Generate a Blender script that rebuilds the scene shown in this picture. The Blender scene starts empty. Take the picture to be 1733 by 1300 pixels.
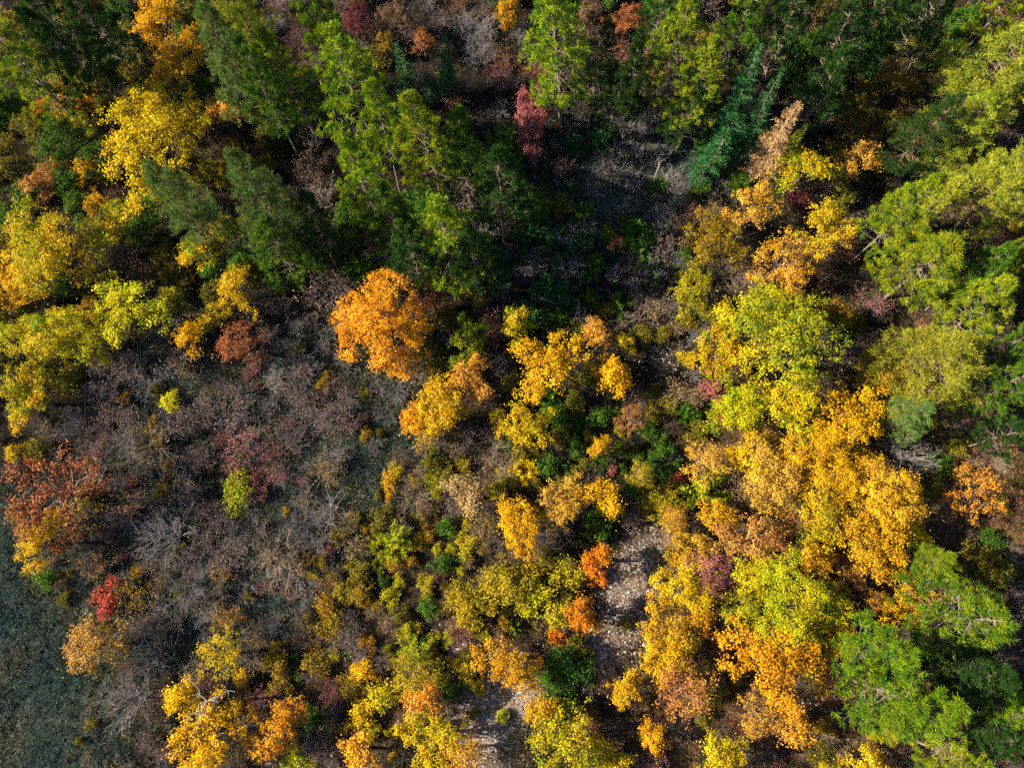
import bpy, math, random
import numpy as np
from mathutils import Matrix, Vector, Euler

# ------------------------------------------------------------------ camera, sky, sun, exposure
scene = bpy.context.scene
COL = scene.collection
W0, H0, F0 = 1733.0, 1300.0, 1155.0            # photograph size and focal length in its pixels
CAM_H = 55.0
cam_data = bpy.data.cameras.new("camera")
cam_data.sensor_width = 36.0
cam_data.lens = 36.0 * F0 / W0
cam_data.clip_end = 3000.0
cam = bpy.data.objects.new("camera", cam_data)
cam.location = (0, 0, CAM_H)
cam.rotation_euler = Euler((math.radians(16.9), math.radians(1.6), 0))
COL.objects.link(cam)
scene.camera = cam

SUN_EL, SUN_AZ = math.radians(31), math.radians(-91)   # azimuth clockwise from +Y: the sun stands to the left
world = bpy.data.worlds.new("World")
scene.world = world
world.use_nodes = True
wn = world.node_tree
sky = wn.nodes.new("ShaderNodeTexSky")
sky.sky_type = 'NISHITA'
sky.sun_disc = False
sky.sun_elevation = SUN_EL
sky.sun_rotation = SUN_AZ % (2 * math.pi)
wn.links.new(sky.outputs[0], wn.nodes["Background"].inputs[0])
wn.nodes["Background"].inputs[1].default_value = 0.05
sd = bpy.data.lights.new("sun", 'SUN')
sd.energy = 5.0
sd.angle = math.radians(0.6)
sd.color = (1.0, 0.83, 0.58)
sun = bpy.data.objects.new("sun", sd)
sdir = Vector((math.sin(SUN_AZ) * math.cos(SUN_EL), math.cos(SUN_AZ) * math.cos(SUN_EL), math.sin(SUN_EL)))
sun.rotation_euler = sdir.to_track_quat('Z', 'Y').to_euler()
COL.objects.link(sun)
scene.view_settings.view_transform = 'Standard'
scene.view_settings.look = 'None'
scene.view_settings.gamma = 1.0
scene.view_settings.use_curve_mapping = False
scene.view_settings.exposure = 1.3
scene.render.engine = 'CYCLES'
scene.cycles.max_bounces = 2
scene.cycles.diffuse_bounces = 1
scene.cycles.transmission_bounces = 2
scene.cycles.use_denoising = False
scene.cycles.use_adaptive_sampling = True
scene.cycles.adaptive_threshold = 0.04
scene.cycles.adaptive_min_samples = 20

# ------------------------------------------------------------------ placing
CR = cam.rotation_euler.to_matrix()
CRn = np.array(CR)


def terrain(x, y):
    x = np.asarray(x, float); y = np.asarray(y, float)
    z = 0.35 * np.sin(x * 0.11 + 1.3) * np.cos(y * 0.09 - 0.4) + 0.18 * np.sin(x * 0.31 - y * 0.22 + 2.0) \
        + 0.10 * np.sin(x * 0.7 + 0.5) * np.sin(y * 0.63 + 1.1)
    return z - 0.9 * np.exp(-((x - 9) / 6.0) ** 2 - ((y - 19) / 16.0) ** 2)


def at(px, py, z=0.0):
    """the point of the place at height z that the photograph shows at (px, py); also its depth"""
    d = CR @ Vector(((px - W0 / 2) / F0, -(py - H0 / 2) / F0, -1.0))
    t = (z - CAM_H) / d.z
    return d.x * t, d.y * t, t


def to_px(p):
    q = (np.asarray(p) - np.array([0, 0, CAM_H])) @ CRn
    return W0 / 2 + F0 * q[..., 0] / -q[..., 2], H0 / 2 - F0 * q[..., 1] / -q[..., 2]


# ------------------------------------------------------------------ meshes from arrays
def make_mesh(name, parts, mats):
    """parts: list of (verts Nx3, faces Mxk, dict attr -> per-face values, material index)"""
    vs, loops, starts, totals, mi = [], [], [], [], []
    attrs = {}
    off = lo = nf = 0
    for v, f, a, m in parts:
        if len(f) == 0:
            continue
        k = f.shape[1]
        vs.append(v); loops.append((f + off).ravel())
        starts.append(lo + k * np.arange(len(f))); totals.append(np.full(len(f), k))
        mi.append(np.full(len(f), m))
        for key in ("mixf", "val"):
            attrs.setdefault(key, []).append(np.broadcast_to(a.get(key, 0.5 if key == "mixf" else 1.0), (len(f),)))
        off += len(v); lo += k * len(f); nf += len(f)
    me = bpy.data.meshes.new(name)
    v = np.concatenate(vs)
    me.vertices.add(len(v)); me.vertices.foreach_set("co", v.astype(np.float32).ravel())
    lp = np.concatenate(loops)
    me.loops.add(len(lp)); me.loops.foreach_set("vertex_index", lp.astype(np.int32))
    me.polygons.add(nf)
    me.polygons.foreach_set("loop_start", np.concatenate(starts).astype(np.int32))
    me.polygons.foreach_set("loop_total", np.concatenate(totals).astype(np.int32))
    me.polygons.foreach_set("material_index", np.concatenate(mi).astype(np.int32))
    for key, val in attrs.items():
        at_ = me.attributes.new(key, 'FLOAT', 'FACE')
        at_.data.foreach_set("value", np.concatenate(val).astype(np.float32))
    for m in mats:
        me.materials.append(m)
    me.update(calc_edges=True)
    me.validate()
    return me


def unit(v):
    return v / np.maximum(np.linalg.norm(v, axis=-1, keepdims=True), 1e-9)


def rand_dirs(rng, n):
    return unit(rng.normal(size=(n, 3)))


def leaves(rng, c, nrm, length, width, fold=0.18):
    """rhombic, slightly folded leaves centred at c with normals nrm"""
    n = len(c)
    r = rand_dirs(rng, n)
    t = unit(r - nrm * (r * nrm).sum(1, keepdims=True))
    b = np.cross(nrm, t)
    L = (length * rng.uniform(.7, 1.25, n))[:, None]; Wd = (width * rng.uniform(.7, 1.25, n))[:, None]
    v = np.empty((n, 4, 3))
    v[:, 0] = c - t * L * .5
    v[:, 1] = c + b * Wd * .5 + nrm * L * fold
    v[:, 2] = c + t * L * .5
    v[:, 3] = c - b * Wd * .5 + nrm * L * fold
    return v.reshape(-1, 3), np.arange(4 * n).reshape(n, 4)


def blades(rng, base, d, length, width):
    """thin triangles from base along d"""
    n = len(base)
    r = rand_dirs(rng, n)
    b = unit(np.cross(d, r))
    L = (length * rng.uniform(.7, 1.2, n))[:, None]
    v = np.empty((n, 3, 3))
    v[:, 0] = base + b * width * .5
    v[:, 1] = base - b * width * .5
    v[:, 2] = base + d * L
    return v.reshape(-1, 3), np.arange(3 * n).reshape(n, 3)


def tubes(segs, sides=3):
    """segs: list of (p0, p1, r0, r1)"""
    if not segs:
        return np.zeros((0, 3)), np.zeros((0, 4), int)
    p0 = np.array([s[0] for s in segs], float); p1 = np.array([s[1] for s in segs], float)
    r0 = np.array([s[2] for s in segs])[:, None]; r1 = np.array([s[3] for s in segs])[:, None]
    d = unit(p1 - p0)
    ref = np.where(np.abs(d[:, 2:3]) > .9, np.array([[1., 0, 0]]), np.array([[0, 0, 1.]]))
    a = unit(np.cross(d, ref)); b = np.cross(d, a)
    n = len(segs)
    v = np.empty((n, 2 * sides, 3))
    for k in range(sides):
        an = 2 * math.pi * k / sides
        o = a * math.cos(an) + b * math.sin(an)
        v[:, k] = p0 + o * r0
        v[:, sides + k] = p1 + o * r1
    f = []
    for k in range(sides):
        k2 = (k + 1) % sides
        f.append([k, k2, sides + k2, sides + k])
    f = (np.array(f)[None] + (np.arange(n) * 2 * sides)[:, None, None]).reshape(-1, 4)
    return v.reshape(-1, 3), f


# ------------------------------------------------------------------ materials
def new_mat(name):
    m = bpy.data.materials.new(name); m.use_nodes = True
    nt = m.node_tree; nt.nodes.clear()
    out = nt.nodes.new("ShaderNodeOutputMaterial")
    return m, nt, out


def obj_attr(nt, name, typ='OBJECT'):
    n = nt.nodes.new("ShaderNodeAttribute"); n.attribute_type = typ; n.attribute_name = name
    return n


def foliage_mat(name, translucency=0.30, rough=0.6):
    m, nt, out = new_mat(name)
    L = nt.links.new
    a, b = obj_attr(nt, "col_a"), obj_attr(nt, "col_b")
    mf, vl = obj_attr(nt, "mixf", 'GEOMETRY'), obj_attr(nt, "val", 'GEOMETRY')
    mix = nt.nodes.new("ShaderNodeMix"); mix.data_type = 'RGBA'
    L(mf.outputs["Fac"], mix.inputs[0]); L(a.outputs["Color"], mix.inputs[6]); L(b.outputs["Color"], mix.inputs[7])
    hsv = nt.nodes.new("ShaderNodeHueSaturation")
    L(vl.outputs["Fac"], hsv.inputs["Value"]); L(mix.outputs[2], hsv.inputs["Color"])
    hm = nt.nodes.new("ShaderNodeMapRange")
    L(vl.outputs["Fac"], hm.inputs[0])
    hm.inputs[1].default_value = .6; hm.inputs[2].default_value = 1.35; hm.inputs[3].default_value = .485; hm.inputs[4].default_value = .512
    L(hm.outputs[0], hsv.inputs["Hue"])
    df = nt.nodes.new("ShaderNodeBsdfDiffuse"); tr = nt.nodes.new("ShaderNodeBsdfTranslucent")
    gl = nt.nodes.new("ShaderNodeBsdfGlossy"); gl.inputs["Roughness"].default_value = rough
    gl.inputs["Color"].default_value = (.8, .8, .8, 1)
    L(hsv.outputs[0], df.inputs[0]); L(hsv.outputs[0], tr.inputs[0])
    ms = nt.nodes.new("ShaderNodeMixShader"); ms.inputs[0].default_value = translucency
    L(df.outputs[0], ms.inputs[1]); L(tr.outputs[0], ms.inputs[2])
    m2 = nt.nodes.new("ShaderNodeMixShader"); m2.inputs[0].default_value = 0.015
    L(ms.outputs[0], m2.inputs[1]); L(gl.outputs[0], m2.inputs[2])
    L(m2.outputs[0], out.inputs[0])
    return m


def bark_mat(name):
    m, nt, out = new_mat(name)
    L = nt.links.new
    c = obj_attr(nt, "bark")
    tc = nt.nodes.new("ShaderNodeTexCoord")
    no = nt.nodes.new("ShaderNodeTexNoise"); no.inputs["Scale"].default_value = 9; no.inputs["Detail"].default_value = 4
    L(tc.outputs["Object"], no.inputs["Vector"])
    mr = nt.nodes.new("ShaderNodeMapRange"); L(no.outputs[0], mr.inputs[0])
    mr.inputs[1].default_value = .3; mr.inputs[2].default_value = .7; mr.inputs[3].default_value = .55; mr.inputs[4].default_value = 1.25
    hsv = nt.nodes.new("ShaderNodeHueSaturation"); L(mr.outputs[0], hsv.inputs["Value"]); L(c.outputs["Color"], hsv.inputs["Color"])
    df = nt.nodes.new("ShaderNodeBsdfDiffuse"); L(hsv.outputs[0], df.inputs[0])
    L(df.outputs[0], out.inputs[0])
    return m


M_LEAF = foliage_mat("leaf")
M_NEEDLE = foliage_mat("needle", .22)
M_BARK = bark_mat("bark")
M_BRUSH = foliage_mat("brush", .1)


# ------------------------------------------------------------------ crown generators (real metres)
def limb(rng, segs, a, b, r0, r1, bend=.12, n=3):
    a = np.array(a, float); b = np.array(b, float)
    L = np.linalg.norm(b - a)
    pts = [a]
    for k in range(1, n):
        t = k / n
        pts.append(a + (b - a) * t + rng.normal(size=3) * bend * L / n + np.array([0, 0, .06 * L * math.sin(math.pi * t)]))
    pts.append(b)
    for k in range(n):
        ra = r0 + (r1 - r0) * k / n; rb = r0 + (r1 - r0) * (k + 1) / n
        segs.append((pts[k], pts[k + 1], ra, rb))
    return pts


def clumps_to_leaves(rng, cc, cn, cr, per, lsize, mixes):
    n = len(cc)
    idx = np.repeat(np.arange(n), per)
    o = rng.normal(size=(len(idx), 3)) * cr[idx][:, None] * np.array([.52, .52, .42])
    p = cc[idx] + o
    nr = unit(cn[idx] * .7 + np.array([0, 0, .45]) + unit(o) * .5 + rng.normal(size=(len(idx), 3)) * .55)
    v, f = leaves(rng, p, nr, lsize, lsize * .72)
    val = np.clip(rng.normal(1.0, .17, len(idx)) * rng.uniform(.85, 1.12, n)[idx], .55, 1.4)
    mx = np.clip(mixes[idx] + rng.normal(0, .13, len(idx)), 0, 1)
    return v, f, {"mixf": mx, "val": val}


def gen_broadleaf(seed, R, h, lsize=.2, dens=1.0, open_=0.0):
    """trunk with limbs; each limb ends in an uneven spray of leaf clumps, with gaps between"""
    rng = np.random.default_rng(seed)
    z0 = h * .17
    ct = h - z0
    nl = int(rng.integers(9, 13) + R * 2.4)
    cent, rad = [], []
    tries = 0
    ax = rng.uniform(.84, 1.18)
    ph = rng.uniform(0, 6.28, 4)
    while len(cent) < nl and tries < 700:
        tries += 1
        a = rng.uniform(0, 2 * math.pi); d = R * .80 * math.sqrt(rng.uniform(0, 1))
        # uneven outline: some directions carry shorter limbs
        d *= min(1.1, .80 + .20 * math.sin(2 * a + ph[0]) + .17 * math.sin(3 * a + ph[1]) + .10 * math.sin(5 * a + ph[2]))
        r = R * rng.uniform(.16, .38) * (1.1 - .3 * d / R)
        z = z0 + ct * (.30 + .48 * (1 - (d / R) ** 2) + rng.uniform(-.20, .16))
        p = np.array([d * math.cos(a) * ax, d * math.sin(a) / ax, z])
        if all(np.linalg.norm((p - q)[:2]) > .45 * (r + s_) for q, s_ in zip(cent, rad)):
            cent.append(p); rad.append(r)
    segs = []
    limb(rng, segs, (0, 0, -.4), (rng.normal() * .1, rng.normal() * .1, z0 + .1 * ct), .045 * R + .03 * h * .5, .03 * R + .03, .05)
    top = np.array(segs[-1][1])
    CC, CN, CRr, MX, DR = [], [], [], [], []
    for p, r in zip(cent, rad):
        limb(rng, segs, top, p - np.array([0, 0, r * .4]), .018 * R + .015, .02, .16, 4)
        nc = max(6, int(dens * 21 * (r / .8) ** 1.5))
        dirs = rand_dirs(rng, nc * 2)
        dirs = dirs[dirs[:, 2] > -.5][:nc]
        outw = unit((p - top) * np.array([1, 1, .3]) + 1e-3)
        cr = rng.uniform(.11, .34, len(dirs)) * (.75 + .1 * R)
        rr = r * rng.uniform(.35, 1.15, len(dirs)) ** .8
        rr *= np.where(rng.uniform(size=len(dirs)) < .14, 1.35, 1.0)
        pos = p + dirs * rr[:, None] * np.array([1, 1, .8]) + outw * (np.clip((dirs * outw).sum(1), 0, 1) * r * .35)[:, None]
        lobe_mix = rng.uniform(0, 1) ** 1.1
        CC.append(pos); CN.append(dirs); CRr.append(cr)
        MX.append(np.clip(lobe_mix * .60 + .55 * rng.uniform(0, 1, len(dirs)) ** 1.5, 0, 1))
        DR.append(np.full(len(dirs), rng.uniform(.55, 1.25)))
        for k in range(0, len(dirs), 3):
            segs.append((p - np.array([0, 0, r * .4]), pos[k], .018, .006))
    CC = np.concatenate(CC); CN = np.concatenate(CN); CRr = np.concatenate(CRr); MX = np.concatenate(MX); DR = np.concatenate(DR)
    per = np.maximum(3, (24 * dens * (CRr / .27) ** 1.8 * (.2 / lsize) ** 1.8 * (1 - open_) * DR * rng.uniform(.45, 1.3, len(CC)))).astype(int)
    n = len(CC)
    ii = np.repeat(np.arange(n), per)
    o = rng.normal(size=(len(ii), 3)) * (CRr[ii] * np.where(rng.uniform(size=len(ii)) < .12, 1.9, 1.0))[:, None] * np.array([.55, .55, .42])
    nr = unit(CN[ii] * .55 + np.array([0, 0, .5]) + unit(o) * .45 + rng.normal(size=(len(ii), 3)) * .62)
    v, f = leaves(rng, CC[ii] + o, nr, lsize, lsize * .75)
    val = np.clip(rng.normal(1.0, .19, len(ii)) * rng.uniform(.74, 1.15, n)[ii], .5, 1.4)
    mx = np.clip(MX[ii] + rng.normal(0, .15, len(ii)), 0, 1)
    return (tubes(segs[:3], 6), tubes(segs[3:], 4)), (v, f, {"mixf": mx, "val": val})


def gen_pine(seed, h=14., R=2.6, soft=False, base=.32):
    rng = np.random.default_rng(seed)
    segs, tc, td, tr = [], [], [], []
    lean = rng.normal(size=2) * .25
    def trunk(z):
        t = z / h
        return np.array([lean[0] * t * t + .12 * math.sin(3 * t + seed), lean[1] * t * t + .1 * math.cos(2.5 * t + seed) - .1, z])
    zs = np.linspace(-.4, h, 12)
    for a, b in zip(zs[:-1], zs[1:]):
        segs.append((trunk(a), trunk(b), .11 * (1 - a / h * .9) + .012, .11 * (1 - b / h * .9) + .012))
    z = h * base
    while z < h - .25:
        t = (z - h * base) / (h * (1 - base))
        prof = (1 - t) ** .78 * 1.12 * (.72 + .28 * min(1, t / .15))
        for k in range(int(rng.integers(3, 6))):
            az = rng.uniform(0, 2 * math.pi)
            L = R * prof * rng.uniform(.55, 1.12) + .18
            el = math.radians(rng.uniform(-6, 14) + 34 * t * t)
            d = np.array([math.cos(az) * math.cos(el), math.sin(az) * math.cos(el), math.sin(el)])
            p0 = trunk(z)
            p1 = p0 + d * L * .55 + np.array([0, 0, -.05 * L])
            p2 = p0 + d * L + np.array([0, 0, .10 * L])
            segs.append((p0, p1, .024 + .006 * L, .018)); segs.append((p1, p2, .018, .009))
            n_t = max(2, int((3.2 if not soft else 8.5) * L / R * 1.6 + rng.uniform(0, 1.6)))
            side = np.array([-math.sin(az), math.cos(az), 0])
            for q in range(n_t):
                s = rng.uniform(.36, 1.0)
                if t < .25:
                    s = rng.uniform(.6, 1.0)
                lat = rng.normal() * .27 * L * (1.15 - s * .6)
                base_p = p0 + (p1 - p0) * min(1, s / .55) if s < .55 else p1 + (p2 - p1) * (s - .55) / .45
                c = base_p + side * lat + np.array([0, 0, rng.uniform(0, .22) + .05 * abs(lat)])
                if abs(lat) > .12:
                    segs.append((base_p - d * abs(lat) * .5, c, .014, .007))
                tc.append(c); td.append(unit(d * .6 + side * np.sign(lat) * .35 + np.array([0, 0, .75]))); tr.append(rng.uniform(.8, 1.2))
            tc.append(p2); td.append(unit(d + np.array([0, 0, .7]))); tr.append(1.1)
        z += rng.uniform(.32, .52) if not soft else rng.uniform(.28, .46)
    for k in range(4):
        tc.append(trunk(h) + rng.normal(size=3) * .12); td.append(np.array([0, 0, 1.])); tr.append(.9)
    tc = np.array(tc); td = np.array(td); tr = np.array(tr)
    per = 46 if not soft else 30
    ii = np.repeat(np.arange(len(tc)), per)
    d = unit(td[ii] * .75 + rand_dirs(rng, len(ii)))
    ln = (.25 if not soft else .20) * tr[ii]
    bl = tc[ii] + d * .03 + rng.normal(size=(len(ii), 3)) * (.085 if not soft else .10)
    v, f = blades(rng, bl, d, ln, .052 if not soft else .040)
    n = len(tc)
    val = np.clip(rng.normal(1, .12, len(ii)) * rng.uniform(.8, 1.15, n)[ii], .55, 1.4)
    mx = np.clip(rng.uniform(0, 1, n)[ii] + rng.normal(0, .15, len(ii)), 0, 1)
    return (tubes(segs[:11], 6), tubes(segs[11:], 4)), (v, f, {"mixf": mx, "val": val})


def gen_spruce(seed, h=11., R=1.7, bare=False):
    rng = np.random.default_rng(seed)
    segs, B, D, LN = [], [], [], []
    zs = np.linspace(-.3, h, 9)
    wob = rng.normal(size=2) * .15
    tk = lambda z: np.array([wob[0] * math.sin(z * .5), wob[1] * math.sin(z * .6), z])
    for a, b in zip(zs[:-1], zs[1:]):
        segs.append((tk(a), tk(b), .15 * (1 - a / h) + .02, .15 * (1 - b / h) + .02))
    z = .6
    while z < h - .15:
        t = z / h
        for k in range(int(rng.integers(4, 7))):
            az = rng.uniform(0, 2 * math.pi)
            L = (R * (1 - t) ** .85 + .12) * rng.uniform(.72, 1.12)
            el = math.radians(-12 + 38 * t + rng.uniform(-7, 7))
            d = np.array([math.cos(az) * math.cos(el), math.sin(az) * math.cos(el), math.sin(el)])
            side = np.array([-math.sin(az), math.cos(az), 0])
            p0 = tk(z)
            tipup = np.array([0, 0, .12 * L])
            segs.append((p0, p0 + d * L * .6, .02, .014)); segs.append((p0 + d * L * .6, p0 + d * L + tipup, .014, .006))
            ns = int(4 + L * 7) if not bare else int(3 + L * 3)
            for q in range(ns):
                s = (q + rng.uniform(.2, .8)) / ns
                if s < .12:
                    continue
                p = p0 + d * L * s + tipup * max(0, s - .6) * 2.5
                for sg in (-1, 1):
                    dd = unit(d * .75 + side * sg * .8 + np.array([0, 0, rng.uniform(-.30, .12)]))
                    ln = (.50 * L * (1.05 - s) + .12) * rng.uniform(.7, 1.15)
                    if bare:
                        segs.append((p, p + dd * ln, .008, .004))
                        continue
                    m = max(2, int(ln / .11))
                    for w in range(m):
                        B.append(p + dd * ln * w / m); D.append(unit(dd + rng.normal(size=3) * .45)); LN.append(.20)
            if not bare:
                for w in range(3):
                    B.append(p0 + d * L * .9 + tipup); D.append(unit(d + rng.normal(size=3) * .3)); LN.append(.2)
        z += rng.uniform(.20, .32) if not bare else rng.uniform(.26, .40)
    if bare:
        return (tubes(segs[:8], 5), tubes(segs[8:], 3)), None
    for k in range(12):
        B.append(tk(h - .1 * k * .5)); D.append(unit(np.array([rng.normal() * .5, rng.normal() * .5, 1.]))); LN.append(.2)
    B = np.array(B); D = np.array(D); LN = np.array(LN)
    v, f = blades(rng, B, D, LN, .055)
    n = len(B)
    return (tubes(segs[:8], 5), tubes(segs[8:], 3)), (v, f, {"mixf": rng.uniform(0, 1, n), "val": np.clip(rng.normal(1, .15, n), .6, 1.4)})


def gen_twigs(seed, R=1.3, h=1.8, stems=9, thick=1.0, levels=3, spread=1.0):
    """leafless shrub: stems fanning from the stool, forking into fine twigs"""
    rng = np.random.default_rng(seed)
    segs, tips = [], []

    def grow(p, d, L, r, lev):
        bend = unit(d + rng.normal(size=3) * .22)
        m = p + d * L * .5
        q = m + bend * L * .5
        segs.append((p, m, r, r * .85)); segs.append((m, q, r * .85, r * .65))
        if lev == 0:
            tips.append((q, bend)); return
        for k in range(int(rng.integers(2, 5))):
            s = rng.uniform(.35, 1.0)
            b = p + (q - p) * s
            dd = unit(bend + rng.normal(size=3) * .62 + np.array([0, 0, .12]))
            grow(b, dd, L * rng.uniform(.5, .8), r * .50, lev - 1)
    for k in range(stems):
        az = rng.uniform(0, 2 * math.pi); tl = rng.uniform(.15, 1.0) ** .7 * spread
        tgt = np.array([math.cos(az) * R * tl, math.sin(az) * R * tl, h * rng.uniform(.65, 1.0)])
        L = np.linalg.norm(tgt) * .52
        grow(np.array([math.cos(az) * .015, math.sin(az) * .015, -.1]), unit(tgt), L, .016 * 1.5 * thick * (R / 1.3) ** .5, levels)
    v, f = tubes(segs, 3)
    return (v, f), tips


def gen_bush(seed, R=1.1, h=1.5, lsize=.115, dens=1.15, nlob=9):
    """dense leafy bush of several domes reaching the ground"""
    rng = np.random.default_rng(seed)
    CC, CN, CRr, MX, segs = [], [], [], [], []
    for k in range(nlob):
        a = rng.uniform(0, 2 * math.pi); d = R * .84 * math.sqrt(rng.uniform(0, 1)) * (.8 + .34 * math.sin(2 * a + seed))
        r = R * rng.uniform(.14, .42)
        p = np.array([d * math.cos(a), d * math.sin(a), h * rng.uniform(.40, .78) * (1.08 - .4 * d / R)])
        for j in range(2):
            limb(rng, segs, (rng.normal() * .1, rng.normal() * .1, -.1), p + rng.normal(size=3) * r * .4, .022, .008, .2, 3)
        nc = int(16 * dens * (r / .4) ** 1.3) + 5
        dirs = rand_dirs(rng, nc * 2); dirs = dirs[dirs[:, 2] > -.5][:nc]
        CC.append(p + dirs * (r * rng.uniform(.3, 1.5, len(dirs)))[:, None]); CN.append(dirs)
        CRr.append(rng.uniform(.07, .24, len(dirs)) * (.7 + .3 * R))
        MX.append(np.clip(rng.uniform() * .7 + .4 * rng.uniform(0, 1, len(dirs)) - .05, 0, 1))
        for j in range(0, len(dirs), 3):
            q = CC[-1][j] + dirs[j] * .1
            segs.append((p, q, .009, .004))
    CC = np.concatenate(CC); CN = np.concatenate(CN); CRr = np.concatenate(CRr); MX = np.concatenate(MX)
    per = np.maximum(4, (17 * dens * (CRr / .2) ** 2 * rng.uniform(.4, 1.4, len(CC)))).astype(int)
    ii = np.repeat(np.arange(len(CC)), per)
    o = rng.normal(size=(len(ii), 3)) * CRr[ii][:, None] * .6
    p = CC[ii] + o; p[:, 2] = np.maximum(p[:, 2], .05)
    nr = unit(CN[ii] * .5 + np.array([0, 0, .5]) + rng.normal(size=(len(ii), 3)) * .65)
    v, f = leaves(rng, p, nr, lsize, lsize * .7)
    val = np.clip(rng.normal(1, .18, len(ii)) * rng.uniform(.8, 1.15, len(CC))[ii], .5, 1.4)
    return tubes(segs, 3), (v, f, {"mixf": np.clip(MX[ii] + rng.normal(0, .14, len(ii)), 0, 1), "val": val})


def gen_juniper(seed, R=.9, h=1.7):
    """feathery evergreen shrub: leaning sprays of short needles"""
    rng = np.random.default_rng(seed)
    segs, B, D = [], [], []
    for k in range(26):
        az = rng.uniform(0, 2 * math.pi); tl = math.sqrt(rng.uniform(.02, 1))
        tip = np.array([math.cos(az) * R * tl, math.sin(az) * R * tl, h * (1.02 - .62 * tl) * rng.uniform(.75, 1.1)])
        root = np.array([tip[0] * .15, tip[1] * .15, h * .05])
        segs.append((root, root + (tip - root) * .6, .02, .012)); segs.append((root + (tip - root) * .6, tip, .012, .004))
        d = unit(tip - root)
        for s in np.linspace(.3, 1, 11):
            for w in range(5):
                dd = unit(d + rand_dirs(rng, 1)[0] * .95)
                for g in range(2):
                    B.append(root + (tip - root) * s + dd * g * .09); D.append(unit(dd + rng.normal(size=3) * .4))
    B = np.array(B); D = np.array(D)
    v, f = blades(rng, B, D, .17, .04)
    n = len(B)
    return tubes(segs, 3), (v, f, {"mixf": rng.uniform(0, 1, n), "val": np.clip(rng.normal(1, .2, n), .55, 1.45)})


def wood(name, vf):
    return make_mesh(name, [(vf[0], vf[1], {}, 0)], [M_BARK])


def leafm(name, vfa, mat):
    return make_mesh(name, [(vfa[0], vfa[1], vfa[2], 0)], [mat])


PROTO = {}


def add_proto(key, R, h, wood_vf, leaf_vfa, mat=None):
    if mat is None:
        mat = M_LEAF
    br = None
    if isinstance(wood_vf[0], tuple):
        br = wood(key + "_branches", wood_vf[1]); wood_vf = wood_vf[0]
    PROTO.setdefault(key, []).append((R, h, wood(key + "_wood", wood_vf), br, leafm(key + "_leaf", leaf_vfa, mat) if leaf_vfa else None))


for s in range(5):
    add_proto("oakL", 4.0, 8.2, *gen_broadleaf(11 + s, 4.0, 8.2, .125, 1.0))
for s in range(8):
    add_proto("oakM", 2.4, 5.6, *gen_broadleaf(31 + s, 2.4, 5.6, .12, 1.0))
for s in range(8):
    add_proto("oakS", 1.3, 3.4, *gen_broadleaf(51 + s, 1.3, 3.4, .115, 1.1))
for s in range(4):
    add_proto("oakX", 2.2, 5.0, *gen_broadleaf(71 + s, 2.2, 5.0, .115, .95, .52))      # thinning crown
for s in range(6):
    add_proto("pine", 2.6, 13.5, *gen_pine(101 + s, 13.5, 2.6), mat=M_NEEDLE)
for s in range(4):
    add_proto("scots", 2.8, 13.0, *gen_pine(121 + s, 13.0, 2.8, True, .26), mat=M_NEEDLE)
for s in range(3):
    add_proto("spruce", 1.9, 11.0, *gen_spruce(141 + s, 11.0, 1.9), mat=M_NEEDLE)
for s in range(3):
    add_proto("spruceS", 1.1, 4.6, *gen_spruce(151 + s, 4.6, 1.1), mat=M_NEEDLE)
dw, _ = gen_spruce(161, 8.5, 1.5, True)
_, dl = gen_spruce(161, 8.5, 1.5)
pick = np.random.default_rng(3).permutation(len(dl[1]))[:int(len(dl[1]) * .3)]
dv = dl[0].reshape(-1, 3, 3)[pick].reshape(-1, 3)
add_proto("deadspruce", 1.5, 8.5, dw, (dv, np.arange(len(dv)).reshape(-1, 3), {q: dl[2][q][pick] for q in dl[2]}), mat=M_NEEDLE)
for s in range(6):
    tw, tips = gen_twigs(201 + s, 1.4, 1.9, 17, 1.0, 3)
    add_proto("twig", 1.4, 1.9, tw, None)
for s in range(4):
    tw, tips = gen_twigs(221 + s, 2.4, 2.7, 24, 1.0, 3)
    add_proto("twigL", 2.4, 2.7, tw, None)
for s in range(6):                                   # shrubs half bare: twigs and some small leaves
    rng = np.random.default_rng(241 + s)
    tw, tips = gen_twigs(241 + s, 1.4, 1.8, 15, 1.0, 3)
    tp = np.array([t[0] for t in tips]); tdv = np.array([t[1] for t in tips])
    keep = rng.uniform(size=len(tp)) < (.45 if s % 2 else .8)
    tp, tdv = tp[keep], tdv[keep]
    ii = np.repeat(np.arange(len(tp)), 3)
    c = tp[ii] + rng.normal(size=(len(ii), 3)) * .085
    v, f = leaves(rng, c, unit(rng.normal(size=(len(ii), 3)) + np.array([0, 0, .8])), .09, .065)
    add_proto("sparse", 1.4, 1.8, tw, (v, f, {"mixf": np.clip(rng.uniform(0, 1, len(tp))[ii] + rng.normal(0, .2, len(ii)), 0, 1),
                                             "val": np.clip(rng.normal(1, .13, len(ii)), .5, 1.4)}))
for s in range(7):
    add_proto("bush", 1.1, 1.5, *gen_bush(261 + s))
for s in range(4):
    add_proto("bushL", 1.8, 2.4, *gen_bush(281 + s, 1.8, 2.4, .13, 1.1, 14))
for s in range(5):
    add_proto("juniper", .9, 1.7, *gen_juniper(301 + s), mat=M_NEEDLE)

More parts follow.
